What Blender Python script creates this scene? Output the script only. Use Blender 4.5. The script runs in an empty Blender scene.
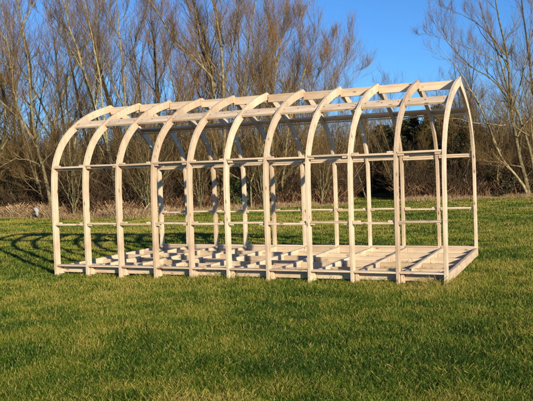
import bpy, math
import numpy as np
from mathutils import Matrix, Vector
rng = np.random.default_rng(7)
sc = bpy.context.scene
COL = sc.collection

# ------------------------------------------------------------------ camera
FPX, YAW, PIT, ROL = 722.2, -0.4007, -0.0356, -0.0336
CAM = np.array([7.462, -9.112, 1.454])
Fw = np.array([math.cos(PIT)*math.sin(YAW), math.cos(PIT)*math.cos(YAW), math.sin(PIT)])
R0 = np.array([math.cos(YAW), -math.sin(YAW), 0.0]); U0 = np.cross(R0, Fw)
Rt = R0*math.cos(ROL) + U0*math.sin(ROL); Up = U0*math.cos(ROL) - R0*math.sin(ROL)
cd = bpy.data.cameras.new('camera'); cam = bpy.data.objects.new('camera', cd); COL.objects.link(cam)
cd.sensor_width = 36.0; cd.lens = 36.0*FPX/533.0; cd.clip_end = 3000; cd.clip_start = 0.05
m = Matrix(((Rt[0], Up[0], -Fw[0], CAM[0]), (Rt[1], Up[1], -Fw[1], CAM[1]), (Rt[2], Up[2], -Fw[2], CAM[2]), (0, 0, 0, 1)))
cam.matrix_world = m
sc.camera = cam

def pt(x, y, D):
    """world point for a sighting (x, y in survey pixels) at depth D metres"""
    return CAM + D*(Fw + Rt*(x-266.5)/FPX - Up*(y-200.5)/FPX)
def gxy(px, dist):
    d = Fw + Rt*(px-266.5)/FPX; d = d[:2]/np.linalg.norm(d[:2])
    return CAM[:2] + d*dist

# ------------------------------------------------------------------ light
SUN = Vector((2.55, -1.88, 1.0)).normalized()
el = math.asin(SUN.z); az = math.atan2(SUN.x, SUN.y)
sd = bpy.data.lights.new('sun', 'SUN'); sd.energy = 5.0; sd.angle = math.radians(0.53); sd.color = (1.0, 0.88, 0.71)
so = bpy.data.objects.new('sun', sd); COL.objects.link(so)
so.rotation_euler = SUN.to_track_quat('Z', 'Y').to_euler(); so.location = (20, -14, 15)
w = bpy.data.worlds.new('World'); sc.world = w; w.use_nodes = True
nt = w.node_tree; bg = nt.nodes['Background']; sky = nt.nodes.new('ShaderNodeTexSky')
sky.sky_type = 'NISHITA'; sky.sun_disc = False; sky.sun_elevation = el; sky.sun_rotation = az
sky.altitude = 0; sky.air_density = 1.0; sky.dust_density = 0.0; sky.ozone_density = 9.2
nt.links.new(sky.outputs[0], bg.inputs[0]); bg.inputs[1].default_value = 0.128
sc.view_settings.view_transform = 'Standard'; sc.view_settings.look = 'None'
sc.view_settings.exposure = 0.35; sc.view_settings.gamma = 1.0; sc.view_settings.use_curve_mapping = False
sc.render.engine = 'CYCLES'

# ------------------------------------------------------------------ tags
def tag(o, label=None, cat=None, group=None, kind=None):
    if label: o['label'] = label
    if cat: o['category'] = cat
    if group: o['group'] = group
    if kind: o['kind'] = kind
    return o
def empty(name, loc):
    o = bpy.data.objects.new(name, None); COL.objects.link(o); o.location = loc; o.empty_display_size = .3
    return o
def link(name, me, mat, parent=None, loc=None):
    o = bpy.data.objects.new(name, me); COL.objects.link(o)
    if mat and not me.materials: me.materials.append(mat)
    if parent:
        o.parent = parent
    if loc is not None: o.location = loc
    return o

# ------------------------------------------------------------------ materials
def newmat(name, rough=.8, spec=.3):
    mt = bpy.data.materials.new(name); mt.use_nodes = True
    b = mt.node_tree.nodes['Principled BSDF']; b.inputs['Roughness'].default_value = rough
    b.inputs['Specular IOR Level'].default_value = spec
    return mt, mt.node_tree, b
def N(t, k, **kw):
    n = t.nodes.new(k)
    for a, v in kw.items():
        if a in n.inputs: n.inputs[a].default_value = v
        else: setattr(n, a, v)
    return n
def ramp(t, fac, stops):
    r = t.nodes.new('ShaderNodeValToRGB'); e = r.color_ramp.elements
    while len(e) < len(stops): e.new(.5)
    for q, (p, c) in zip(e, stops): q.position = p; q.color = (*c, 1)
    if fac is not None: t.links.new(fac, r.inputs[0])
    return r

def wood_mat(name, axis):
    """planed pale softwood, grain along the given object axis"""
    mt, t, b = newmat(name, .62, .35)
    tc = N(t, 'ShaderNodeTexCoord'); oi = N(t, 'ShaderNodeObjectInfo')
    mp = N(t, 'ShaderNodeMapping')
    s = [38, 38, 38]; s[axis] = 1.6; mp.inputs['Scale'].default_value = s
    t.links.new(tc.outputs['Object'], mp.inputs['Vector'])
    ad = N(t, 'ShaderNodeVectorMath', operation='ADD'); sc_ = N(t, 'ShaderNodeVectorMath', operation='SCALE')
    cmb = N(t, 'ShaderNodeCombineXYZ')
    for i in range(3): t.links.new(oi.outputs['Random'], cmb.inputs[i])
    t.links.new(cmb.outputs[0], sc_.inputs[0]); sc_.inputs['Scale'].default_value = 40
    t.links.new(mp.outputs[0], ad.inputs[0]); t.links.new(sc_.outputs[0], ad.inputs[1])
    n = N(t, 'ShaderNodeTexNoise', Scale=1.0, Detail=4.0, Roughness=.6); t.links.new(ad.outputs[0], n.inputs['Vector'])
    r = ramp(t, n.outputs['Fac'], [(.25, (.58, .435, .27)), (.5, (.755, .60, .40)), (.75, (.85, .71, .50))])
    # knots
    mp2 = N(t, 'ShaderNodeMapping'); s2 = [13, 13, 13]; s2[axis] = 5; mp2.inputs['Scale'].default_value = s2
    t.links.new(tc.outputs['Object'], mp2.inputs['Vector'])
    ad2 = N(t, 'ShaderNodeVectorMath', operation='ADD'); t.links.new(mp2.outputs[0], ad2.inputs[0]); t.links.new(sc_.outputs[0], ad2.inputs[1])
    v = N(t, 'ShaderNodeTexVoronoi', Scale=.8); t.links.new(ad2.outputs[0], v.inputs['Vector'])
    kr = ramp(t, v.outputs['Distance'], [(.07, (.25, .13, .06)), (.17, (1, 1, 1))])
    mx = N(t, 'ShaderNodeMixRGB', blend_type='MULTIPLY'); mx.inputs[0].default_value = .8
    t.links.new(r.outputs[0], mx.inputs[1]); t.links.new(kr.outputs[0], mx.inputs[2])
    # board to board tone and large weather stains
    br = ramp(t, oi.outputs['Random'], [(0, (.80, .74, .68)), (.35, (.93, .90, .86)), (.7, (1, .96, .93)), (1, (1.06, 1.04, 1.0))])
    mx2 = N(t, 'ShaderNodeMixRGB', blend_type='MULTIPLY'); mx2.inputs[0].default_value = 1
    t.links.new(mx.outputs[0], mx2.inputs[1]); t.links.new(br.outputs[0], mx2.inputs[2])
    n3 = N(t, 'ShaderNodeTexNoise', Scale=3.2, Detail=3.0); t.links.new(tc.outputs['Object'], n3.inputs['Vector'])
    sr = ramp(t, n3.outputs['Fac'], [(.36, (.68, .62, .58)), (.56, (1, 1, 1))])
    mx3 = N(t, 'ShaderNodeMixRGB', blend_type='MULTIPLY'); mx3.inputs[0].default_value = .6
    t.links.new(mx2.outputs[0], mx3.inputs[1]); t.links.new(sr.outputs[0], mx3.inputs[2])
    t.links.new(mx3.outputs[0], b.inputs['Base Color'])
    bp = N(t, 'ShaderNodeBump', Strength=.25, Distance=.002); t.links.new(n.outputs['Fac'], bp.inputs['Height'])
    t.links.new(bp.outputs[0], b.inputs['Normal'])
    return mt
WX, WY, WZ = wood_mat('pine_grain_x', 0), wood_mat('pine_grain_y', 1), wood_mat('pine_grain_z', 2)

def tint_mat(name, stops, rough=.85, noise=None):
    mt, t, b = newmat(name, rough, .2)
    a = N(t, 'ShaderNodeAttribute', attribute_name='tint')
    r = ramp(t, a.outputs['Fac'], stops)
    src = r.outputs[0]
    if noise:
        g = N(t, 'ShaderNodeNewGeometry'); n = N(t, 'ShaderNodeTexNoise', Scale=noise[0], Detail=4.0)
        t.links.new(g.outputs['Position'], n.inputs['Vector'])
        q = ramp(t, n.outputs['Fac'], [(.35, noise[1]), (.65, noise[2])])
        mx = N(t, 'ShaderNodeMixRGB', blend_type='MULTIPLY'); mx.inputs[0].default_value = 1
        t.links.new(src, mx.inputs[1]); t.links.new(q.outputs[0], mx.inputs[2]); src = mx.outputs[0]
    t.links.new(src, b.inputs['Base Color'])
    return mt
BARK_PALE = tint_mat('bark_pale_lichen', [(0, (.20, .155, .07)), (1, (.46, .37, .18))], .9, (7, (.42, .42, .36), (1, 1, 1)))
BARK_DARK = tint_mat('bark_brown', [(0, (.075, .055, .028)), (1, (.18, .13, .06))], .9, (6, (.45, .42, .38), (1, 1, 1)))
TWIG = tint_mat('twigs_brown', [(0, (.08, .043, .016)), (.6, (.20, .115, .036)), (1, (.38, .26, .09))], .8)
TWIG_RED = tint_mat('twigs_russet', [(0, (.11, .058, .018)), (.6, (.27, .15, .045)), (1, (.46, .30, .09))], .8)
THICK = tint_mat('undergrowth_stems', [(0, (.045, .027, .014)), (.5, (.11, .068, .034)), (.85, (.21, .14, .07)), (1, (.38, .32, .15))], .85)
STRAW = tint_mat('dry_straw', [(0, (.20, .11, .045)), (.5, (.42, .28, .13)), (1, (.64, .48, .27))], .85)
BRACK = tint_mat('dead_bracken', [(0, (.09, .045, .02)), (1, (.28, .16, .075))], .85)
EVER = tint_mat('evergreen_leaves', [(0, (.032, .036, .014)), (.7, (.075, .080, .028)), (1, (.16, .14, .055))], .7)
IVYG = tint_mat('bramble_leaves', [(0, (.04, .06, .02)), (.7, (.09, .13, .03)), (1, (.20, .22, .07))], .7)

# ------------------------------------------------------------------ mesh helpers
def mesh_np(name, V, Fq, tint=None, smooth=False):
    """V (n,3), Fq (m,k) faces all with k corners; tint per face"""
    me = bpy.data.meshes.new(name)
    V = np.ascontiguousarray(V, dtype=np.float32); Fq = np.ascontiguousarray(Fq, dtype=np.int32)
    me.vertices.add(len(V)); me.vertices.foreach_set('co', V.ravel())
    k = Fq.shape[1]; me.loops.add(Fq.size); me.loops.foreach_set('vertex_index', Fq.ravel())
    me.polygons.add(len(Fq)); me.polygons.foreach_set('loop_start', np.arange(0, Fq.size, k, dtype=np.int32))
    if smooth: me.polygons.foreach_set('use_smooth', np.ones(len(Fq), dtype=bool))
    if tint is not None:
        a = me.attributes.new('tint', 'FLOAT', 'FACE'); a.data.foreach_set('value', np.ascontiguousarray(tint, dtype=np.float32))
    me.update(calc_edges=True)
    return me
class Tubes:
    def __init__(s): s.V, s.F, s.T, s.n = [], [], [], 0
    def add(s, P, R, k=3, tint=None):
        N_, n, _ = P.shape
        T = np.gradient(P, axis=1); T /= np.linalg.norm(T, axis=2, keepdims=True)+1e-9
        ref = np.where(np.abs(T[..., 2:3]) > .9, np.array([1., 0, 0]), np.array([0, 0, 1.]))
        A = np.cross(T, ref); A /= np.linalg.norm(A, axis=2, keepdims=True)+1e-9; B = np.cross(T, A)
        th = np.arange(k)*2*math.pi/k
        V = P[:, :, None, :] + R[:, :, None, None]*(A[:, :, None, :]*np.cos(th)[None, None, :, None] + B[:, :, None, :]*np.sin(th)[None, None, :, None])
        i = np.arange(N_)[:, None, None]*n*k; j = np.arange(n-1)[None, :, None]*k; q = np.arange(k)[None, None, :]; q2 = (q+1) % k
        F = np.stack([i+j+q, i+j+q2, i+j+k+q2, i+j+k+q], -1).reshape(-1, 4)+s.n
        s.V.append(V.reshape(-1, 3)); s.F.append(F); s.n += N_*n*k
        if tint is None: tint = rng.random(N_)
        s.T.append(np.repeat(tint, (n-1)*k))
    def mesh(s, name, smooth=False, off=None):
        V = np.concatenate(s.V)
        if off is not None: V = V-np.array(off)
        return mesh_np(name, V, np.concatenate(s.F), np.concatenate(s.T), smooth)
def sprout(P, R, k, t0, t1, lenf, ang, npts, up=.15, wob=.25, rf=.55, rmin=.003, fall=.5, tip=.25, lmin=0):
    """k side shoots on every polyline of P"""
    N_, n, _ = P.shape
    seg = np.linalg.norm(np.diff(P, axis=1), axis=2); L = seg.sum(1)
    t = (np.arange(k)[None, :]+rng.random((N_, k)))/k*(t1-t0)+t0
    x = t*(n-1); i0 = np.clip(x.astype(int), 0, n-2); f = (x-i0)[..., None]
    ar = np.arange(N_)[:, None]
    b = P[ar, i0]*(1-f)+P[ar, i0+1]*f
    T = P[ar, i0+1]-P[ar, i0]; T /= np.linalg.norm(T, axis=2, keepdims=True)+1e-9
    rb = R[ar, i0]*(1-f[..., 0])+R[ar, i0+1]*f[..., 0]
    q = rng.normal(size=(N_, k, 3)); q -= (q*T).sum(2, keepdims=True)*T; q /= np.linalg.norm(q, axis=2, keepdims=True)+1e-9
    a = np.radians(ang*(.65+.7*rng.random((N_, k, 1))))
    d = T*np.cos(a)+q*np.sin(a)
    ln = np.maximum(L[:, None]*lenf*(1-fall*t)*(.55+.9*rng.random((N_, k))), lmin)
    pts = [b]; st = (ln/(npts-1))[..., None]; c = b.copy()
    for _ in range(npts-1):
        d = d+rng.normal(size=d.shape)*wob/ (npts**.5)+np.array([0, 0, up/(npts-1)*2]); d /= np.linalg.norm(d, axis=2, keepdims=True)
        c = c+d*st; pts.append(c)
    P2 = np.stack(pts, 2).reshape(N_*k, npts, 3)
    r0 = np.maximum(rb*rf, rmin).reshape(-1)
    R2 = np.maximum(r0[:, None]*np.linspace(1, tip, npts)[None, :], rmin*.6)
    return P2, R2
def resample(pl, n):
    pl = np.array(pl, float); d = np.r_[0, np.cumsum(np.linalg.norm(np.diff(pl, axis=0), axis=1))]
    x = np.linspace(0, d[-1], n*3); q = np.stack([np.interp(x, d, pl[:, i]) for i in range(3)], 1)
    ker = np.ones(5)/5
    qs = np.stack([np.convolve(np.r_[[q[0, i]]*2, q[:, i], [q[-1, i]]*2], ker, 'valid') for i in range(3)], 1)
    qs[0] = pl[0]
    return qs[np.linspace(0, len(qs)-1, n).astype(int)]

# ------------------------------------------------------------------ ground
def vnoise(x, y, s, seed):
    x = x/s; y = y/s; xi = np.floor(x).astype(np.int64); yi = np.floor(y).astype(np.int64); fx = x-xi; fy = y-yi
    fx = fx*fx*(3-2*fx); fy = fy*fy*(3-2*fy)
    def h(a, b):
        v = (a*374761393+b*668265263+seed*974634777) & 0xffffffff
        v = ((v ^ (v >> 13))*1274126177) & 0xffffffff
        return ((v ^ (v >> 16)) & 0xffff)/65535.0
    return (h(xi, yi)*(1-fx)+h(xi+1, yi)*fx)*(1-fy)+(h(xi, yi+1)*(1-fx)+h(xi+1, yi+1)*fx)*fy
def gh(x, y):
    x = np.asarray(x, float); y = np.asarray(y, float)
    near = np.clip(np.maximum(np.maximum(-x, x-6), np.maximum(-y, y-3.2))/2.5, 0, 1)
    h = (vnoise(x, y, .38, 1)-.5)*.045+(vnoise(x, y, 1.7, 2)-.5)*.06
    h = h*(.35+.65*near)+(vnoise(x, y, 7, 3)-.5)*.12*near
    d = np.hypot(x-CAM[0], y-CAM[1]); h = h+np.clip(d-60, 0, 1e9)*.0
    return h-.005
def grid(x0, x1, y0, y1, step):
    xs = np.arange(x0, x1+1e-6, step); ys = np.arange(y0, y1+1e-6, step)
    X, Y = np.meshgrid(xs, ys); V = np.stack([X, Y, gh(X, Y)], -1).reshape(-1, 3)
    a = np.arange(len(ys)-1)[:, None]*len(xs)+np.arange(len(xs)-1)[None, :]
    return V, np.stack([a, a+1, a+1+len(xs), a+len(xs)], -1).reshape(-1, 4)
def nonuni():
    a = np.concatenate([-np.geomspace(1500, 48, 12), np.arange(-45, 45.01, .15), np.geomspace(48, 1500, 12)])
    X, Y = np.meshgrid(a, a+8); V = np.stack([X, Y, gh(X, Y)-.008], -1).reshape(-1, 3); n = len(a)
    q = np.arange(n-1)[:, None]*n+np.arange(n-1)[None, :]
    return V, np.stack([q, q+1, q+1+n, q+n], -1).reshape(-1, 4)
gm, t, b = newmat('turf_soil', .95, .1)
g = N(t, 'ShaderNodeNewGeometry')
n1 = N(t, 'ShaderNodeTexNoise', Scale=1.1, Detail=6.0, Roughness=.65); n2 = N(t, 'ShaderNodeTexNoise', Scale=28.0, Detail=5.0, Roughness=.7)
t.links.new(g.outputs['Position'], n1.inputs['Vector']); t.links.new(g.outputs['Position'], n2.inputs['Vector'])
ra = ramp(t, n1.outputs['Fac'], [(.35, (.020, .030, .008)), (.5, (.035, .045, .012)), (.68, (.07, .065, .025))])
rb = ramp(t, n2.outputs['Fac'], [(.3, (.45, .45, .45)), (.7, (1.4, 1.35, 1.2))])
mx = N(t, 'ShaderNodeMixRGB', blend_type='MULTIPLY'); mx.inputs[0].default_value = 1
t.links.new(ra.outputs[0], mx.inputs[1]); t.links.new(rb.outputs[0], mx.inputs[2]); t.links.new(mx.outputs[0], b.inputs['Base Color'])
bp = N(t, 'ShaderNodeBump', Strength=.9, Distance=.05); t.links.new(n2.outputs['Fac'], bp.inputs['Height']); t.links.new(bp.outputs[0], b.inputs['Normal'])
V, F = nonuni(); go = link('ground', mesh_np('ground', V, F, smooth=True), gm); tag(go, 'rough green meadow turf', None, None, 'structure')

# ------------------------------------------------------------------ grass blades
def blades(x, y, h, wd, lean, tint, name, mat, label, cat, curve=.5, zoff=0):
    n = len(x); z = gh(x, y)+zoff; th = rng.random(n)*2*math.pi; ph = rng.random(n)*2*math.pi
    lx = np.cos(ph)*lean*h; ly = np.sin(ph)*lean*h
    wx = np.cos(th)*wd/2; wy = np.sin(th)*wd/2
    b0 = np.stack([x-wx, y-wy, z-.01], 1); b1 = np.stack([x+wx, y+wy, z-.01], 1)
    hz = h*np.sqrt(np.clip(1-lean**2*.8, .1, 1))
    m0 = np.stack([x-wx*.8+lx*.35, y-wy*.8+ly*.35, z+hz*.55], 1); m1 = np.stack([x+wx*.8+lx*.35, y+wy*.8+ly*.35, z+hz*.55], 1)
    t0 = np.stack([x-wx*.15+lx, y-wy*.15+ly, z+hz], 1); t1 = np.stack([x+wx*.15+lx, y+wy*.15+ly, z+hz*(1-.05)], 1)
    V = np.stack([b0, b1, m1, m0, t1, t0], 1).reshape(-1, 3); i = np.arange(n)*6
    F = np.concatenate([np.stack([i, i+1, i+2, i+3], 1), np.stack([i+3, i+2, i+4, i+5], 1)])
    me = mesh_np(name, V, F, np.r_[tint, tint])
    o = link(name, me, mat); tag(o, label, cat, None, 'stuff'); return o
NB = 1000000
u = rng.random(NB)
dn, df = 3.6, 46.0
dist = dn*(df/dn)**(u**1.12)
hb = math.atan(266.5/FPX)+.13
bear = math.atan2(Fw[0], Fw[1])+(rng.random(NB)*2-1)*hb
x = CAM[0]+np.sin(bear)*dist; y = CAM[1]+np.cos(bear)*dist
tus = vnoise(x, y, .42, 11); big = vnoise(x, y, 3.1, 12); mid = vnoise(x, y, 1.1, 13)
fine = vnoise(x, y, .16, 17)
h = (.012+.040*rng.random(NB))*(.34+1.45*(.6*tus+.4*fine)**1.5*(.7+.5*big)+.35*vnoise(x, y, .22, 19)**2)
h *= 1+1.1*np.clip((x-6.0)/3, 0, 1)*tus*(.4+.6*mid)
h *= np.where(rng.random(NB) < .05, 1.5, 1.0)
inside = (x > 0) & (x < 6) & (y > 0) & (y < 3.2)
h = np.where(inside, h*1.5, h)
h = np.where((x > -.1) & (x < 6.1) & (y < .05) & (y > -.22), h*1.35, h)
wd = .0016+.00027*dist+.0008*rng.random(NB)
patch = .25*big+.38*mid+.37*vnoise(x, y, .33, 14)
farw = np.clip((dist-12)/16, 0, 1)
tint = np.clip((patch-.5)*1.5+.46+rng.normal(size=NB)*.21+farw*.06+(fine-.5)*.35, 0, 1)
tint = np.where(rng.random(NB) < .09+.10*patch, .8+.2*rng.random(NB), np.minimum(tint, .86))
GRASS = tint_mat('grass_blades', [(0, (.026, .068, .003)), (.3, (.075, .142, .005)), (.6, (.172, .197, .012)), (.8, (.33, .275, .040)), (1, (.48, .36, .12))], .65)
blades(x, y, h, wd, .3+.6*rng.random(NB), tint, 'grass', GRASS, 'short tussocky winter meadow grass, green mixed with straw', 'grass')

# ------------------------------------------------------------------ timber frame
S = .6; NA = 11; W = 3.17; YC = W/2
OUT = [(-.05, -.03), (-.052, .4), (-.052, .8), (-.05, 1.1), (-.043, 1.42), (.008, 1.74), (.185, 2.06), (.45, 2.305), (.79, 2.50), (1.14, 2.64), (YC, 2.765)]
def catmull(P, n):
    P = np.array(P); P = np.vstack([2*P[0]-P[1], P, 2*P[-1]-P[-2]]); out = []
    for i in range(1, len(P)-2):
        for tt in np.linspace(0, 1, n, endpoint=False):
            a, b_, c, d = P[i-1:i+3]
            out.append(.5*((2*b_)+(-a+c)*tt+(2*a-5*b_+4*c-d)*tt**2+(-a+3*b_-3*c+d)*tt**3))
    out.append(P[-2]); return np.array(out)
prof = catmull(OUT, 4)
def prof_at(z):
    return np.interp(z, prof[:, 1], prof[:, 0])
BOLT, _t, _b = newmat('rusty_bolt', .6); _b.inputs['Base Color'].default_value = (.12, .07, .04, 1)
frame = empty('timber_arch_frame', (0, 0, 0))
tag(frame, 'long pale softwood building frame of eleven pointed arches standing on the grass', 'timber frame')
import bmesh
def bevel_mesh(name, V, F, bev=.003):
    bm = bmesh.new(); vs = [bm.verts.new(v) for v in V]
    for f in F: bm.faces.new([vs[i] for i in f])
    bmesh.ops.recalc_face_normals(bm, faces=bm.faces)
    if bev:
        es = [e for e in bm.edges if len(e.link_faces) == 2 and e.calc_face_angle(0) > .6]
        bmesh.ops.bevel(bm, geom=es, offset=bev, segments=1, affect='EDGES', clamp_overlap=True)
    me = bpy.data.meshes.new(name); bm.to_mesh(me); bm.free(); return me
def box(name, c, size, mat, parent=frame, rx=0, ry=0, rz=0, bev=.003):
    sx, sy, sz = [s_/2 for s_ in size]
    V = [(-sx, -sy, -sz), (sx, -sy, -sz), (sx, sy, -sz), (-sx, sy, -sz), (-sx, -sy, sz), (sx, -sy, sz), (sx, sy, sz), (-sx, sy, sz)]
    F = [(0, 3, 2, 1), (4, 5, 6, 7), (0, 1, 5, 4), (1, 2, 6, 5), (2, 3, 7, 6), (3, 0, 4, 7)]
    o = link(name, bevel_mesh(name, V, F, bev), mat, parent)
    o.rotation_euler = (rx, ry, rz)
    pc = Vector(c)
    o.location = pc
    return o
def sub(name, c, size, mat, parent):
    """sub-part given in world coordinates"""
    o = box(name, c, size, mat, None)
    o.parent = parent
    bpy_inv = (Matrix.Translation(parent.location) @ parent.rotation_euler.to_matrix().to_4x4()).inverted()
    o.matrix_parent_inverse = bpy_inv
    return o
DEP = .112; TX = .043
def rib_mesh(side):
    T = np.gradient(prof, axis=0); T /= np.linalg.norm(T, axis=1, keepdims=True)
    inn = prof+np.stack([T[:, 1], -T[:, 0]], 1)*DEP
    # finish on the centre line
    k = np.argmax(inn[:, 0] > YC) if (inn[:, 0] > YC).any() else len(inn)
    inn = np.where(inn[:, :1] > YC, np.array([[YC, inn[-1, 1]]]), inn)
    o2 = prof.copy(); i2 = inn.copy()
    i2[-1] = (YC, 2.765-DEP*1.05)
    for q in range(len(i2)-2, 0, -1):
        if i2[q, 0] >= YC: i2[q] = (YC-.002*(len(i2)-1-q), i2[-1, 1]-.0007*(len(i2)-1-q))
    # each half stops a hair short of its twin
    def mp(p): return (p[0]-.0015*(p[0] > YC-.01), p[1])
    V = []
    for q in range(len(o2)):
        for (yy, zz), sx in ((mp(o2[q]), -1), (mp(o2[q]), 1), (mp(i2[q]), 1), (mp(i2[q]), -1)):
            if side: yy = W-yy
            V.append((sx*TX/2, yy, zz))
    F = []
    for q in range(len(o2)-1):
        a = q*4; c = a+4
        for s_ in range(4): F.append((a+s_, a+(s_+1) % 4, c+(s_+1) % 4, c+s_))
    F.append((0, 3, 2, 1)); e = (len(o2)-1)*4; F.append((e, e+1, e+2, e+3))
    return bevel_mesh('rib', V, F, .003)
rm = [rib_mesh(0), rib_mesh(1)]
for mm in rm: mm.materials.append(WZ)
JT = .138; JH = .125      # joist top and height
for i in range(NA):
    X = i*S
    dxr = rng.normal()*.003
    for s in (0, 1):
        r = link('rib', rm[s], None, frame); r.location = (X+dxr, 0, rng.normal()*.002)
        r.rotation_euler = (rng.normal()*.0015, rng.normal()*.002, rng.normal()*.0015)
    # cross joist, fixed beside the rib foot
    jx = X+(.047 if i < NA-1 else 0.0)
    if i == NA-1:
        j = box('floor_joist', (X, W/2, JT-JH/2), (.045, W-.14, JH), WY)
    else:
        j = box('floor_joist', (jx, W/2, JT-JH/2), (.045, W+.0, JH), WY, rz=rng.normal()*.001)
for i in range(NA-1):
    X0 = i*S+TX/2; X1 = (i+1)*S-TX/2; xc = (X0+X1)/2; L = X1-X0-.004
    odd = i % 2; jit = lambda a=.004: rng.normal()*a
    # ridge board
    box('ridge_board', (xc, YC+jit(.002), 2.665+jit(.003)), (L, .045, .122), WX, ry=jit(.003))
    for s in (0, 1):
        Y = lambda v: v if s == 0 else W-v
        sg = 1 if s == 0 else -1
        # upper purlin laid on the slope
        za = 2.40; ya = prof_at(za); yb = prof_at(za+.03); sl = math.atan2(.03, yb-ya)
        nrm = np.array([math.sin(sl), -math.cos(sl)])   # inward (y,z)
        c = np.array([ya, za])+nrm*.038
        up_ = box('upper_purlin', (xc, Y(c[0]), c[1]+jit(.003)), (L, .150 if s == 0 else .112, .036), WX, rx=sg*(sl+(.14 if s == 0 else -.06)), ry=jit(.003))
        if s: sub('batten', (xc, Y(c[0]-.036), c[1]-.064), (L-.004, .030, .024), WX, up_)
        if s == 0:
            for bxx in (xc-.01+jit(.02), X1-.05, X0+.05):
                bn = np.array([-math.sin(sl+.14), math.cos(sl+.14)])*.0195
                sub('bolt_head', (bxx, c[0]+bn[0], c[1]+bn[1]), (.014, .008, .014), BOLT, up_)
        # middle rail: flat board with a set-back batten under it
        zm = 1.672+(.006 if odd else -.006)+jit(.002); ym = prof_at(1.67)+.045
        mr = box('middle_rail', (xc, Y(ym), zm), (L, .10, .026), WX, ry=jit(.004))
        sub('batten', (xc, Y(ym+.026), zm-.030), (L-.006, .028, .034), WX, mr)
        # lower rail
        zl = .79+(.008 if odd else -.006)+jit(.002); yl = prof_at(.79)+.05
        lr = box('lower_rail', (xc, Y(yl), zl), (L, .07, .026), WX, ry=jit(.005))
        if not odd:
            for e in (X0+.05, X1-.05):
                sub('cleat', (e, Y(yl), zl+.024), (.09+jit(.008), .05, .020), WX, lr)
                sub('cleat', (e, Y(ym-.005), zm+.024), (.08+jit(.008), .045, .020), WX, mr)
        else:
            for e in (X0+.045, X1-.045):
                sub('cleat', (e, Y(yl), zl-.024), (.075+jit(.008), .05, .020), WX, lr)
                sub('cleat', (e, Y(ym-.018), zm-.0275), (.07+jit(.008), .04, .028), WX, mr)
        # sill plate along the edge, resting on the joists' ends
        box('sill_plate', (xc+.0, Y(.010), .150+jit(.001)), (L, .118, .022), WX, ry=jit(.003))
        xa = i*S+.047+.0235; xb = (i+1)*S-TX/2-.0 if i == NA-2 else (i+1)*S+.047-.0235
        box('rim_board', ((xa+xb)/2, Y(.075), .086), (xb-xa-.004, .04, .100), WX)
    # noggins between the joists, staggered
    xa = i*S+.047+.0235; xb = (i+1)*S-.0235 if i == NA-2 else (i+1)*S+.047-.0235
    for k, yn in enumerate((.62, 1.22, 1.86, 2.50)):
        yy = yn+(.11 if odd else -.11)*(1 if i < 8 else .15)+jit(.012)
        box('noggin', ((xa+xb)/2, yy, .116-.045+jit(.005)), (xb-xa-.004, .045, .090), WX, rz=jit(.012))
# short offcut blocks on the near corner
# ------------------------------------------------------------------ trees
def tube_objects(root, levels, trunk_mat, twig_mat, split, off):
    tr, cr = Tubes(), Tubes()
    for li, (P, R, k) in enumerate(levels):
        (tr if li < split else cr).add(P, R, k)
    a = link('trunk', tr.mesh('trunk', True, off), trunk_mat, root)
    c = link('crown', cr.mesh('crown', False, off), twig_mat, root)
    return a, c
def levels_from(P0, R0_, spec):
    lv = [(P0, R0_, 7)]; P, R = P0, R0_
    for s_ in spec:
        k = s_.pop('sides', 3); P, R = sprout(P, R, **s_); lv.append((P, R, k))
    return lv
def gz(p): return float(gh(p[0], p[1]))
def traced_tree(name, label, cat, D, stems, tm, wm, dens=1.0, seed=0, group=None, l1=None, l2=None, l3=None):
    """stems: list of (path[(x,y)], r_base, r_tip, depth drift)"""
    global rng
    rng = np.random.default_rng(100+seed)
    PP, RR = [], []
    for path, r0, r1, dr in stems:
        q = [pt(x_, y_, D+dr*(j/(len(path)-1))) for j, (x_, y_) in enumerate(path)]
        P = resample(q, 14); PP.append(P); RR.append(np.interp(np.linspace(0, 1, 14), [0, .12, 1], [r0*.82, r0*.6, r1*.5]))
    PP = np.array(PP); RR = np.array(RR)
    PP[:, :, :] += rng.normal(size=PP.shape)*.018
    base = PP[0, 0].copy(); 
    for s_ in range(len(PP)):
        if abs(PP[s_, 0, 2]) < 1.2: PP[s_, 0, 2] = gz(PP[s_, 0])-.1
    base[2] = gz(base)
    root = empty(name, base); tag(root, label, cat, group)
    spec = [dict(dict(k=int(13*dens), t0=.18, t1=.99, lenf=.34, ang=36, npts=7, up=.55, wob=.35, rf=.55, rmin=.009, sides=4), **(l1 or {})),
            dict(dict(k=int(9*dens), t0=.08, t1=1, lenf=.48, ang=36, npts=5, up=.5, wob=.22, rf=.5, rmin=.0042, fall=.35), **(l2 or {})),
            dict(dict(k=int(8*dens), t0=.05, t1=1, lenf=.8, ang=30, npts=4, up=.3, wob=.22, rf=.6, rmin=.0036, fall=.3, lmin=.35), **(l3 or {}))]
    lv = levels_from(PP, RR, spec)
    tube_objects(root, lv, tm, wm, 2, base)
    return root
T1 = traced_tree('bare_tree', 'slim pale barked tree at far left, curved trunk rising from dry grass by the sack', 'tree', 30.5,
    [([(54, 212), (48, 190), (41, 165), (37, 145), (34, 128), (31, 95), (29, 70), (24, 40), (20, 15), (16, -20), (12, -60)], .125, .03, 1.5),
     ([(36, 140), (42, 128), (49, 112), (56, 92), (60, 70), (62, 50)], .05, .012, -1.5),
     ([(41, 166), (30, 160), (14, 159), (2, 166), (-8, 180)], .045, .012, -1.2),
     ([(45, 183), (32, 178), (18, 172), (4, 166)], .035, .01, 1.0),
     ([(42, 165), (52, 152), (60, 140), (72, 130)], .035, .01, -1),
     ([(31, 108), (22, 100), (12, 92), (0, 80)], .035, .01, 1)], BARK_PALE, TWIG, .85, 1)
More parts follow.
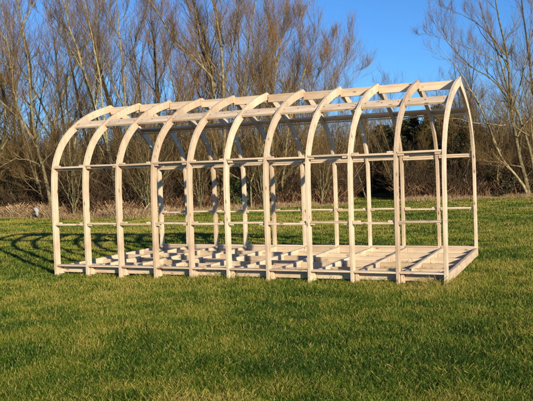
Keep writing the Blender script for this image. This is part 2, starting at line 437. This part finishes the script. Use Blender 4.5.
T2 = traced_tree('bare_tree', 'forked bare tree whose leaning limbs cross behind the two leftmost arches', 'tree', 31,
    [([(118, 205), (114, 175), (108, 150), (100, 125), (95, 108), (88, 88), (80, 60), (74, 40), (66, 15), (60, -10), (54, -50)], .14, .035, 1.5),
     ([(84, 72), (72, 50), (60, 35), (48, 22), (36, 8)], .05, .012, 2.2),
     ([(108, 150), (104, 115), (100, 75), (94, 45), (88, 20), (83, -5), (80, -40)], .08, .02, -1.8),
     ([(112, 168), (122, 150), (134, 138), (146, 132)], .04, .01, -1.5)], BARK_PALE, TWIG, .9, 2)
T3 = traced_tree('bare_tree', 'straight pale golden bare tree rising between the second and third arches from the left', 'tree', 32,
    [([(133, 208), (129, 175), (126, 140), (125, 105), (124, 75), (121, 52), (119, 32), (116, 0), (114, -45)], .12, .035, .5),
     ([(120, 38), (110, 22), (100, 6), (94, -15)], .05, .015, 1.5),
     ([(124, 68), (132, 52), (140, 30), (147, 5), (150, -20)], .05, .015, -1),
     ([(126, 110), (114, 90), (108, 60), (110, 30), (108, 0)], .05, .014, -1.5)], BARK_PALE, TWIG, .9, 3)
T4 = traced_tree('bare_tree', 'slender dark bare tree standing left of the big many stemmed tree', 'tree', 33,
    [([(160, 206), (158, 170), (160, 130), (157, 95), (155, 70), (154, 45), (150, 15), (152, -20)], .10, .03, 1),
     ([(157, 85), (165, 65), (172, 45), (176, 20)], .045, .012, -1.5),
     ([(158, 160), (146, 135), (140, 110), (136, 80)], .045, .012, 1.5)], BARK_DARK, TWIG, .9, 4)
T5 = traced_tree('multi_stem_tree', 'tallest many stemmed bare tree behind the middle of the frame, pale stems fanning above', 'tree', 33,
    [([(220, 210), (216, 170), (214, 130), (214, 100), (214, 78), (208, 50), (202, 25), (192, 0), (186, -40)], .19, .05, 1),
     ([(222, 210), (224, 170), (224, 130), (224, 95), (223, 70), (221, 45), (217, 20), (210, -10), (206, -50)], .15, .05, -1),
     ([(224, 208), (232, 170), (238, 130), (242, 95), (247, 62), (251, 30), (256, 0), (262, -35)], .11, .03, 1.5),
     ([(214, 95), (212, 78), (202, 66), (188, 52), (174, 38), (163, 22), (152, 5), (140, -15)], .09, .025, -2),
     ([(215, 88), (206, 62), (198, 38), (190, 15), (184, -15)], .08, .02, 2.5),
     ([(223, 80), (232, 55), (236, 30), (240, 0), (242, -30)], .07, .02, -2.5),
     ([(218, 190), (206, 160), (192, 130), (180, 100), (170, 75), (163, 50)], .06, .015, -1.5),
     ([(240, 110), (252, 85), (268, 60), (282, 35), (292, 10)], .06, .015, 1)], BARK_PALE, TWIG_RED, 1.2, 5)
T6 = traced_tree('multi_stem_tree', 'bushy russet twigged bare tree whose crown spreads right towards the open sky', 'tree', 34,
    [([(278, 208), (274, 170), (271, 130), (272, 95), (277, 65), (282, 40), (285, 18), (286, -10)], .12, .03, 1),
     ([(280, 208), (284, 170), (288, 130), (296, 100), (305, 70), (312, 45), (316, 22)], .10, .02, -1),
     ([(282, 208), (290, 175), (300, 140), (314, 110), (330, 82), (345, 58), (357, 36)], .09, .012, 1.5),
     ([(284, 206), (296, 170), (312, 135), (330, 105), (346, 82), (360, 62)], .07, .012, -1.5),
     ([(278, 200), (264, 165), (258, 130), (262, 95), (268, 60), (270, 30), (268, 0)], .07, .02, -2),
     ([(288, 130), (294, 95), (298, 60), (300, 30), (302, 8)], .06, .015, 2),
     ([(296, 118), (312, 88), (324, 62), (334, 38)], .05, .012, 0)], BARK_PALE, TWIG_RED, 1.3, 6, l1=dict(k=14, lenf=.32, ang=32, t1=.97))
T7 = traced_tree('multi_stem_tree', 'large leaning bare tree near the right edge, crooked limbs reaching over the last arch', 'tree', 35,
    [([(529, 196), (523, 172), (518, 150), (514, 125), (509, 98), (510, 72), (506, 50), (500, 25), (495, 0), (490, -35)], .16, .035, 1),
     ([(530, 196), (516, 176), (503, 161), (495, 142), (487, 122), (478, 103), (468, 84), (459, 70), (446, 55), (434, 42)], .11, .014, -1.5),
     ([(536, 198), (534, 165), (527, 138), (516, 110), (506, 82), (500, 60), (492, 38), (482, 15), (477, -15)], .12, .03, 2),
     ([(509, 100), (502, 90), (494, 80), (482, 73), (468, 65), (456, 52), (446, 40), (436, 26), (426, 10)], .06, .012, -1.5),
     ([(509, 72), (498, 45), (486, 30), (472, 20), (455, 12), (440, 3)], .05, .01, 1.5),
     ([(523, 168), (512, 165), (500, 163), (486, 161), (472, 158)], .045, .012, -1),
     ([(528, 136), (515, 126), (500, 117), (486, 107), (475, 100)], .055, .03, -3),
     ([(505, 125), (490, 124), (474, 123), (458, 119), (440, 118)], .05, .012, -2.5),
     ([(500, 62), (478, 52), (460, 44), (440, 38), (418, 33)], .035, .008, 0),
     ([(512, 112), (520, 85), (528, 55), (531, 25), (533, -10)], .06, .02, 1)], BARK_PALE, TWIG, .85, 7, l1=dict(k=10, lenf=.30), l2=dict(k=7), l3=dict(k=6))
T8 = traced_tree('bare_tree', 'tall bare tree at the extreme right edge cut off by the frame of the view', 'tree', 37,
    [([(548, 198), (545, 160), (540, 120), (531, 85), (528, 50), (524, 20), (520, -10), (516, -45)], .13, .035, 1),
     ([(540, 120), (552, 90), (560, 60), (565, 20)], .06, .015, -1),
     ([(531, 85), (520, 70), (512, 60), (500, 52)], .04, .01, -1)], BARK_DARK, TWIG, .8, 8)
T9 = traced_tree('bare_tree', 'crooked bare tree at the extreme left edge with low pale limbs spreading over dry grass', 'tree', 32,
    [([(-8, 214), (-6, 180), (2, 150), (6, 120), (3, 90), (-4, 60), (-8, 20), (-12, -30)], .13, .03, 1),
     ([(2, 150), (12, 130), (18, 105), (14, 80), (8, 50), (4, 20), (0, -10)], .06, .015, -1),
     ([(-5, 178), (8, 168), (20, 150), (32, 140)], .04, .01, -1.5)], BARK_PALE, TWIG, .9, 9)
T10 = traced_tree('bare_tree', 'thin bare tree with crossing pale low branches seen through the sixth and seventh arches', 'tree', 31.5,
    [([(252, 211), (250, 185), (258, 160), (266, 140), (274, 118), (280, 100), (292, 84)], .06, .012, -1),
     ([(251, 200), (240, 180), (226, 170), (205, 168), (196, 176)], .04, .01, 1),
     ([(251, 190), (236, 160), (222, 145), (208, 138), (196, 130)], .04, .01, -1),
     ([(252, 205), (270, 180), (282, 168), (300, 162)], .03, .01, 0)], BARK_PALE, TWIG, .9, 10)

def fan_tree(label, bx, by, tips, D, seed, r=.03):
    return traced_tree('coppiced_shrub', label, 'shrub', D, [([(bx, by), (bx*.72+tx*.28, by*.62+ty*.38), (bx*.4+tx*.6, by*.3+ty*.7), (tx, ty)], r, .008, dd) for tx, ty, dd in tips], BARK_LIME, TWIG, .62, seed, l3=dict(k=2))
BARK_LIME = tint_mat('bark_lime_green', [(0, (.13, .115, .045)), (1, (.33, .30, .13))], .85, (7, (.5, .5, .42), (1, 1, 1)))
fan_tree('fan of pale greenish stems splaying up behind the seventh and eighth arches', 264, 207, [(236, 128, 1), (246, 112, -1), (256, 130, .5), (266, 104, -.6), (280, 112, .4), (290, 122, -1), (304, 128, 1), (312, 150, 0), (226, 150, 0)], 31.2, 41)
fan_tree('fan of crossing pale stems behind the third and fourth arches', 148, 208, [(112, 152, 1), (120, 128, -1), (134, 118, .5), (148, 112, -.6), (160, 122, .4), (176, 130, -1), (188, 150, 1), (170, 165, 0), (124, 172, 0)], 29.3, 42)
fan_tree('fan of pale stems just inside the leftmost arch', 74, 210, [(56, 140, 1), (66, 120, -1), (80, 128, .5), (92, 140, -.6), (104, 156, .4), (44, 160, -1)], 29.8, 43)
fan_tree('low spreading shrub of pale stems at the far left above dry grass', 10, 212, [(-14, 150, 1), (0, 128, -1), (14, 132, .5), (26, 142, -.6), (34, 160, .4), (22, 120, -1)], 33.0, 44)
fan_tree('fan of pale stems behind the fifth arch', 200, 208, [(186, 140, 1), (196, 122, -1), (208, 130, .5), (218, 145, -.6), (174, 156, .4)], 30.6, 45)
fan_tree('fan of thin stems behind the eighth arch left of the evergreens', 322, 205, [(306, 140, 1), (316, 118, -1), (328, 112, .5), (340, 128, -.6), (348, 146, .4)], 33.4, 46)
fan_tree('fan of thin brown stems right of the end arch', 492, 197, [(476, 130, 1), (484, 108, -1), (496, 112, .5), (506, 124, -.6), (468, 150, .4)], 36.5, 47)

# prototypes for the wood behind
def proto_tree(seed, H, nst, lean, pale, red, dens=1.0):
    global rng
    rng = np.random.default_rng(seed)
    PP, RR = [], []
    for s_ in range(nst):
        a = rng.random()*6.28; q = [np.array([.12*math.cos(a)*(nst > 1), .12*math.sin(a)*(nst > 1), -.1])]
        d = np.array([math.cos(a)*lean, math.sin(a)*lean, 1.0]); hh = H*(1 if s_ == 0 else .6+.35*rng.random())
        for j in range(9):
            d = d+rng.normal(size=3)*np.array([.09, .09, .03]); q.append(q[-1]+d/np.linalg.norm(d)*hh/9)
        PP.append(resample(q, 13)); r0 = .0072*hh*(1 if nst < 3 else .65)*(.8+.4*rng.random())
        RR.append(np.interp(np.linspace(0, 1, 13), [0, .1, 1], [r0*1.2, r0, .012]))
    lv = levels_from(np.array(PP), np.array(RR), [
        dict(k=int(14*dens), t0=.15, t1=.99, lenf=.31, ang=38, npts=6, up=.4, wob=.4, rf=.5, rmin=.0075, sides=3),
        dict(k=int(8*dens), t0=.08, t1=1, lenf=.50, ang=38, npts=4, up=.3, wob=.28, rf=.5, rmin=.0045, fall=.35),
        dict(k=int(8*dens), t0=.05, t1=1, lenf=.8, ang=32, npts=3, up=.25, wob=.2, rf=.6, rmin=.0036, fall=.3, lmin=.38)])
    tr, cr = Tubes(), Tubes()
    tr.add(lv[0][0], lv[0][1], 6); tr.add(lv[1][0], lv[1][1], 3)
    cr.add(*lv[2]); cr.add(*lv[3])
    mt = tr.mesh('trunk', True); mt.materials.append(BARK_PALE if pale else BARK_DARK)
    mc = cr.mesh('crown'); mc.materials.append(TWIG_RED if red else TWIG)
    return mt, mc
PRO = [proto_tree(21, 10, 1, .05, 1, 0), proto_tree(22, 10, 1, .10, 0, 0), proto_tree(23, 10, 3, .22, 0, 1, .8), proto_tree(24, 10, 2, .15, 1, 0, .9), proto_tree(25, 10, 1, .12, 0, 1), proto_tree(26, 10, 4, .28, 1, 0, .7)]
rng = np.random.default_rng(55)
def put_tree(px, dist, H, k, rz, label, group):
    xy = gxy(px, dist); root = empty('bare_tree', (xy[0], xy[1], float(gh(xy[0], xy[1])))); s_ = H/10.0
    root.scale = (s_*(.9+.2*rng.random()), s_*(.9+.2*rng.random()), s_); root.rotation_euler = (rng.normal()*.05, rng.normal()*.05, rz)
    tag(root, label, 'tree', group)
    for nm, me in zip(('trunk', 'crown'), PRO[k]): link(nm, me, None, root)
    return root
G1 = 'bare trees of the wood behind the frame'; L1 = 'one of many similar leafless trees massed in the wood behind the frame'
for i in range(74):
    px = -55+i*8.75+rng.normal()*4; dist = 34.5+rng.random()*20
    if 322 < px < 452:
        dist = 52+rng.random()*14; topy = 88+rng.normal()*8 + (12 if 360 < px < 400 else 0)
        H = (168-topy)*dist/722*1.02+1.0
    elif px >= 452:
        topy = 60+rng.normal()*22; H = (166-topy)*dist/722+1.4
    elif px > 300:
        topy = 70+rng.random()*20; H = (170-topy)*dist/722+1.4
    else:
        topy = (2 if px < 160 else 25)+rng.normal()*26; H = (178-topy)*dist/722+1.4
    put_tree(px, dist, H, int(rng.choice([0, 0, 1, 4, 4, 1, 3, 2] if px < 330 else [0, 1, 2, 3, 4, 5])), rng.random()*6.28, L1, G1)

G2 = 'saplings along the edge of the wood'; L2 = 'one of many similar thin leafless saplings along the front edge of the wood'
for i in range(52):
    px = -60+i*12.4+rng.normal()*4
    dist = float(np.interp(px, [-160, 0, 60, 130, 190, 250, 330, 350, 362, 385, 400, 440, 533, 700], [36, 33.6, 30.6, 28.6, 30, 31.7, 32.8, 34, 45, 46, 35, 34.9, 37, 41]))+.8+5*rng.random()
    put_tree(px, dist, 3.2+3.2*rng.random()*(0.7 if 330 < px < 470 else 1), int(rng.choice([2, 3, 5, 5, 3, 0, 4])), rng.random()*6.28, L2, G2)

G3 = 'slim pale trunks in the dark of the wood'; L3 = 'one of several slim pale trunked trees standing against the dark evergreens'
for i, px in enumerate((343, 352, 366, 371, 392, 399, 421, 432, 452, 487)):
    put_tree(px, 38.5+5*rng.random(), 5.0+1.6*rng.random(), int((0, 3)[i % 2]), rng.random()*6.28, L3, G3)

# evergreens and ivy clad dark trees
def leaf_cloud(centres, rads, n, size, seed):
    r = np.random.default_rng(seed); c = r.integers(0, len(centres), n); d = r.normal(size=(n, 3)); d /= np.linalg.norm(d, axis=1, keepdims=True)
    rr = r.random(n)**.45
    P = centres[c]+d*rads[c][:, None]*rr[:, None]*np.array([1, 1, .8])*1.15+r.normal(size=(n, 3))*.06
    a = r.normal(size=(n, 3)); a /= np.linalg.norm(a, axis=1, keepdims=True); b_ = np.cross(a, r.normal(size=(n, 3))); b_ /= np.linalg.norm(b_, axis=1, keepdims=True)
    s_ = size*(.6+.8*r.random((n, 1)))
    V = np.stack([P-a*s_, P+b_*s_*.45, P+a*s_, P-b_*s_*.45], 1).reshape(-1, 3); i = np.arange(n)*4
    return V, np.stack([i, i+1, i+2, i+3], 1), r.random(n)
def conifer(px, dist, H, wd, seed, label, name='evergreen_tree', mat=EVER, n=16000, cone=True, size=.075):
    r = np.random.default_rng(seed); xy = gxy(px, dist); z0 = float(gh(*xy))
    cs, rs = [], []
    for j in range(110 if H > 2 else 40):
        f = r.random(); a = r.random()*6.28
        e = (1-f*.85 if cone else math.sqrt(max(.05, 1-(f*1.0)**2)))*wd*(.45+.65*r.random())
        cs.append((math.cos(a)*e, math.sin(a)*e, (.04 if H < 2.5 else .1)*H+f*H*.85+r.normal()*.1)); rs.append((.20+.22*r.random())*(wd*.55+.3)*(1-.45*f))
    V, F, T = leaf_cloud(np.array(cs), np.array(rs), n, size, seed)
    V[:, 2] = np.maximum(V[:, 2], .0)
    root = empty(name, (xy[0], xy[1], z0)); tag(root, label, 'shrub' if H < 3 else 'tree')
    link('crown' if H >= 3 else 'foliage', mesh_np('crown', V, F, T), mat, root)
    tb = Tubes(); P = resample([(0, 0, -.1), (.05, 0, H*.4), (0, .05, H*.75), (0, 0, H*.96)], 8)[None]; tb.add(P, np.linspace(.018*H, .006*H, 8)[None], 6)
    c = np.array(cs)[::2]; q = np.stack([np.c_[c[:, 0]*.05, c[:, 1]*.05, c[:, 2]*.8], c*np.array([.6, .6, .95]), c], 1); tb.add(q, np.tile(np.array([[.03, .018, .008]]), (len(q), 1)), 3)
    link('trunk' if H >= 3 else 'stem', tb.mesh('trunk', True), BARK_DARK, root)
    return root
conifer(441, 40, 4.9, 1.9, 1, 'broad dark evergreen tree seen through the last arch at the right end', cone=False, n=34000)
conifer(409, 41, 4.5, 1.5, 2, 'dark evergreen tree seen between the two rightmost pairs of arches', cone=False, n=26000)
conifer(362, 47, 5.2, 1.6, 3, 'dark pointed evergreen tree behind the eighth and ninth arches', n=22000)
conifer(468, 42, 3.9, 1.5, 4, 'small dark evergreen tree just right of the end arch', cone=False, n=20000)
conifer(385, 46, 4.6, 1.4, 8, 'narrow dark evergreen tree deep behind the ninth arch', n=16000)
conifer(8, 36, 3.4, 1.5, 5, 'dull green ivy covered tree behind dry grass at the far left', cone=False, n=9000)
conifer(176, 34, 1.5, 1.5, 6, 'low green bramble bush glimpsed behind the fourth arch', 'bramble_bush', IVYG, 5000, False, .05)
conifer(238, 32.6, 1.5, .55, 7, 'upright lime green bush lit by sun behind the sixth arch', 'green_bush', IVYG, 3000, False, .05)
conifer(505, 38.5, 1.1, 1.6, 9, 'low dark green bush below the leaning limbs at right', 'bramble_bush', EVER, 5000, False, .05)

# ------------------------------------------------------------------ thicket
EDGE = np.array([(-160, 36), (0, 33.6), (60, 30.6), (130, 28.6), (190, 30), (250, 31.7), (330, 32.8), (350, 33.3), (362, 44), (385, 45), (400, 34.5), (440, 34.9), (533, 37), (700, 41)], float)
def edge_d(px): return np.interp(px, EDGE[:, 0], EDGE[:, 1])
def bear_xy(px, dist):
    px = np.asarray(px, float); d = Fw[None, :2]+Rt[None, :2]*((px-266.5)/FPX)[:, None]; d /= np.linalg.norm(d, axis=1, keepdims=True)
    return CAM[None, :2]+d*np.asarray(dist)[:, None]
rng = np.random.default_rng(88)
def bush_template(seed, nst, H):
    global rng
    rng = np.random.default_rng(seed)
    a = rng.random(nst)*6.28; sp = .15+.55*rng.random(nst)
    base = np.stack([np.cos(a)*.25*rng.random(nst), np.sin(a)*.25*rng.random(nst), np.full(nst, -.05)], 1)
    d = np.stack([np.cos(a)*sp, np.sin(a)*sp, np.ones(nst)], 1); d /= np.linalg.norm(d, axis=1, keepdims=True)
    L = H*(.5+.6*rng.random(nst)); c = base.copy(); pts = [c]
    for j in range(6):
        d = d+rng.normal(size=d.shape)*.16+np.array([0, 0, -.05]); d /= np.linalg.norm(d, axis=1, keepdims=True); c = c+d*(L/6)[:, None]; pts.append(c)
    P = np.stack(pts, 1); R = np.linspace(.017, .006, 7)[None]*(.7+.6*rng.random(nst))[:, None]
    P1, R1 = sprout(P, R, 7, .1, 1, .42, 48, 5, up=.1, wob=.5, rf=.6, rmin=.006)
    P2, R2 = sprout(P1, R1, 4, .15, 1, .5, 45, 3, up=.1, wob=.4, rf=.7, rmin=.0055, lmin=.2)
    return [(P, R, 4), (P1, R1, 3), (P2, R2, 3)]
TPL = [bush_template(300+i, 13, 2.6) for i in range(8)]
rng = np.random.default_rng(90)
th = Tubes()
def add_bush(xy, s_, zs, tp, tintshift):
    a = rng.random()*6.28; ca, sa = math.cos(a), math.sin(a); M = np.array([[ca, -sa, 0], [sa, ca, 0], [0, 0, 1]])
    z0 = float(gh(xy[0], xy[1]))
    for P, R, k in TPL[tp]:
        Q = (P*np.array([s_, s_, s_*zs]))@M.T+np.array([xy[0], xy[1], z0])
        th.add(Q, R*(.7+.5*s_), k, np.clip(rng.random(len(P))*.8+tintshift, 0, 1))
NBUSH = 320
for i in range(NBUSH):
    px = -90+(i+rng.random())*(740/NBUSH); off = 1.3+8.5*rng.random()
    xy = bear_xy([px], [edge_d(px)+off])[0]
    s_ = .6+.75*rng.random()+(.3 if off > 3 else 0)
    if 335 < px < 470: s_ *= .72
    elif off < 3: s_ *= .75
    add_bush(xy, s_, 1.0+.25*rng.random(), int(rng.integers(0, 8)), rng.normal()*.12)
o = link('undergrowth', th.mesh('undergrowth'), THICK)
tag(o, 'dense tangle of brown leafless scrub along the wood edge', 'undergrowth', None, 'stuff')
# far wood mass that closes the view between the trunks
fw = Tubes(); n = 9000
px = -140+rng.random(n)*820; dist = 50+rng.random(n)*28
xy = bear_xy(px, dist); H = (2.6+2.6*rng.random(n))
d = rng.normal(size=(n, 3))*np.array([.16, .16, 0])+np.array([0, 0, 1]); P = []
c = np.c_[xy, gh(xy[:, 0], xy[:, 1])]
for j in range(5): P.append(c); d = d+rng.normal(size=d.shape)*.08; d /= np.linalg.norm(d, axis=1, keepdims=True); c = c+d*(H/4)[:, None]
P = np.stack(P, 1); R = np.linspace(.05, .012, 5)[None]*(.5+.9*rng.random(n))[:, None]; fw.add(P, R, 3)
P1, R1 = sprout(P, R, 8, .1, 1, .34, 45, 3, up=.4, wob=.4, rf=.45, rmin=.010); fw.add(P1, R1, 3)
o = link('far_wood', fw.mesh('far_wood'), THICK); tag(o, 'distant depth of leafless wood closing the view', 'wood', None, 'stuff')

# dry grass and bracken along the edge
def strip(n, p0, p1, off0, off1, seed):
    r = np.random.default_rng(seed); px = p0+r.random(n)*(p1-p0); xy = bear_xy(px, edge_d(px)+off0+(off1-off0)*r.random(n)); return px, xy
rng = np.random.default_rng(91)
n = 90000; px, xy = strip(n, -110, 640, -.45, 1.9, 5)
amp = np.interp(px, [-110, 150, 180, 250, 300, 345, 355, 398, 405, 640], [.95, .9, .4, .35, .55, .6, .2, .2, .4, .45])
cl = .55*vnoise(xy[:, 0], xy[:, 1], .6, 31)+.45*vnoise(xy[:, 0], xy[:, 1], 2.1, 32)
hh = (.10+.85*cl**1.5*(.4+.6*rng.random(n)))*amp
keep = rng.random(n) < .35+.9*cl
blades(xy[keep, 0], xy[keep, 1], hh[keep]*(.5+1.0*rng.random(keep.sum())), .006+.009*rng.random(keep.sum()), .2+.7*rng.random(keep.sum()), np.clip(rng.random(keep.sum())*.7+.3*cl[keep], 0, 1), 'dry_grass', STRAW, 'tall bleached dry grass along the foot of the wood', 'dry grass')
n = 26000; px, xy = strip(n, -110, 640, .6, 5.0, 6)
blades(xy[:, 0], xy[:, 1], (.25+.75*rng.random(n))*np.interp(px, [-110, 300, 345, 362, 390, 405, 640], [.8, .8, 1, .9, .9, 1, .9]), .02+.02*rng.random(n), .3+.5*rng.random(n), rng.random(n), 'bracken', BRACK, 'dead brown bracken and brambles under the trees', 'bracken')

# ------------------------------------------------------------------ pale sack in the dry grass
wm, t, b = newmat('sack_plastic', .45, .5); b.inputs['Base Color'].default_value = (.42, .41, .38, 1)
nn = N(t, 'ShaderNodeTexNoise', Scale=14.0, Detail=4.0); bp = N(t, 'ShaderNodeBump', Strength=.8, Distance=.03)
t.links.new(nn.outputs['Fac'], bp.inputs['Height']); t.links.new(bp.outputs[0], b.inputs['Normal'])
bm = bmesh.new(); bmesh.ops.create_icosphere(bm, subdivisions=4, radius=1)
for v in bm.verts:
    z = v.co.z; wdt = .075+.075*max(0, z+.2); r_ = 1+.12*math.sin(v.co.x*7+z*5)+.09*math.sin(v.co.y*9-z*8)
    v.co = Vector((v.co.x*wdt*1.1*r_-.10*max(0, z), v.co.y*wdt*r_, .22+z*.235))
me = bpy.data.meshes.new('sack'); bm.to_mesh(me); bm.free()
for p in me.polygons: p.use_smooth = True
sx = gxy(36.5, 31.2); s = link('white_sack', me, wm, None, (sx[0], sx[1], float(gh(*sx))+.12)); s.scale = (.72, .72, .78)
tag(s, 'small crumpled white sack standing in the tall dry grass at left', 'sack')
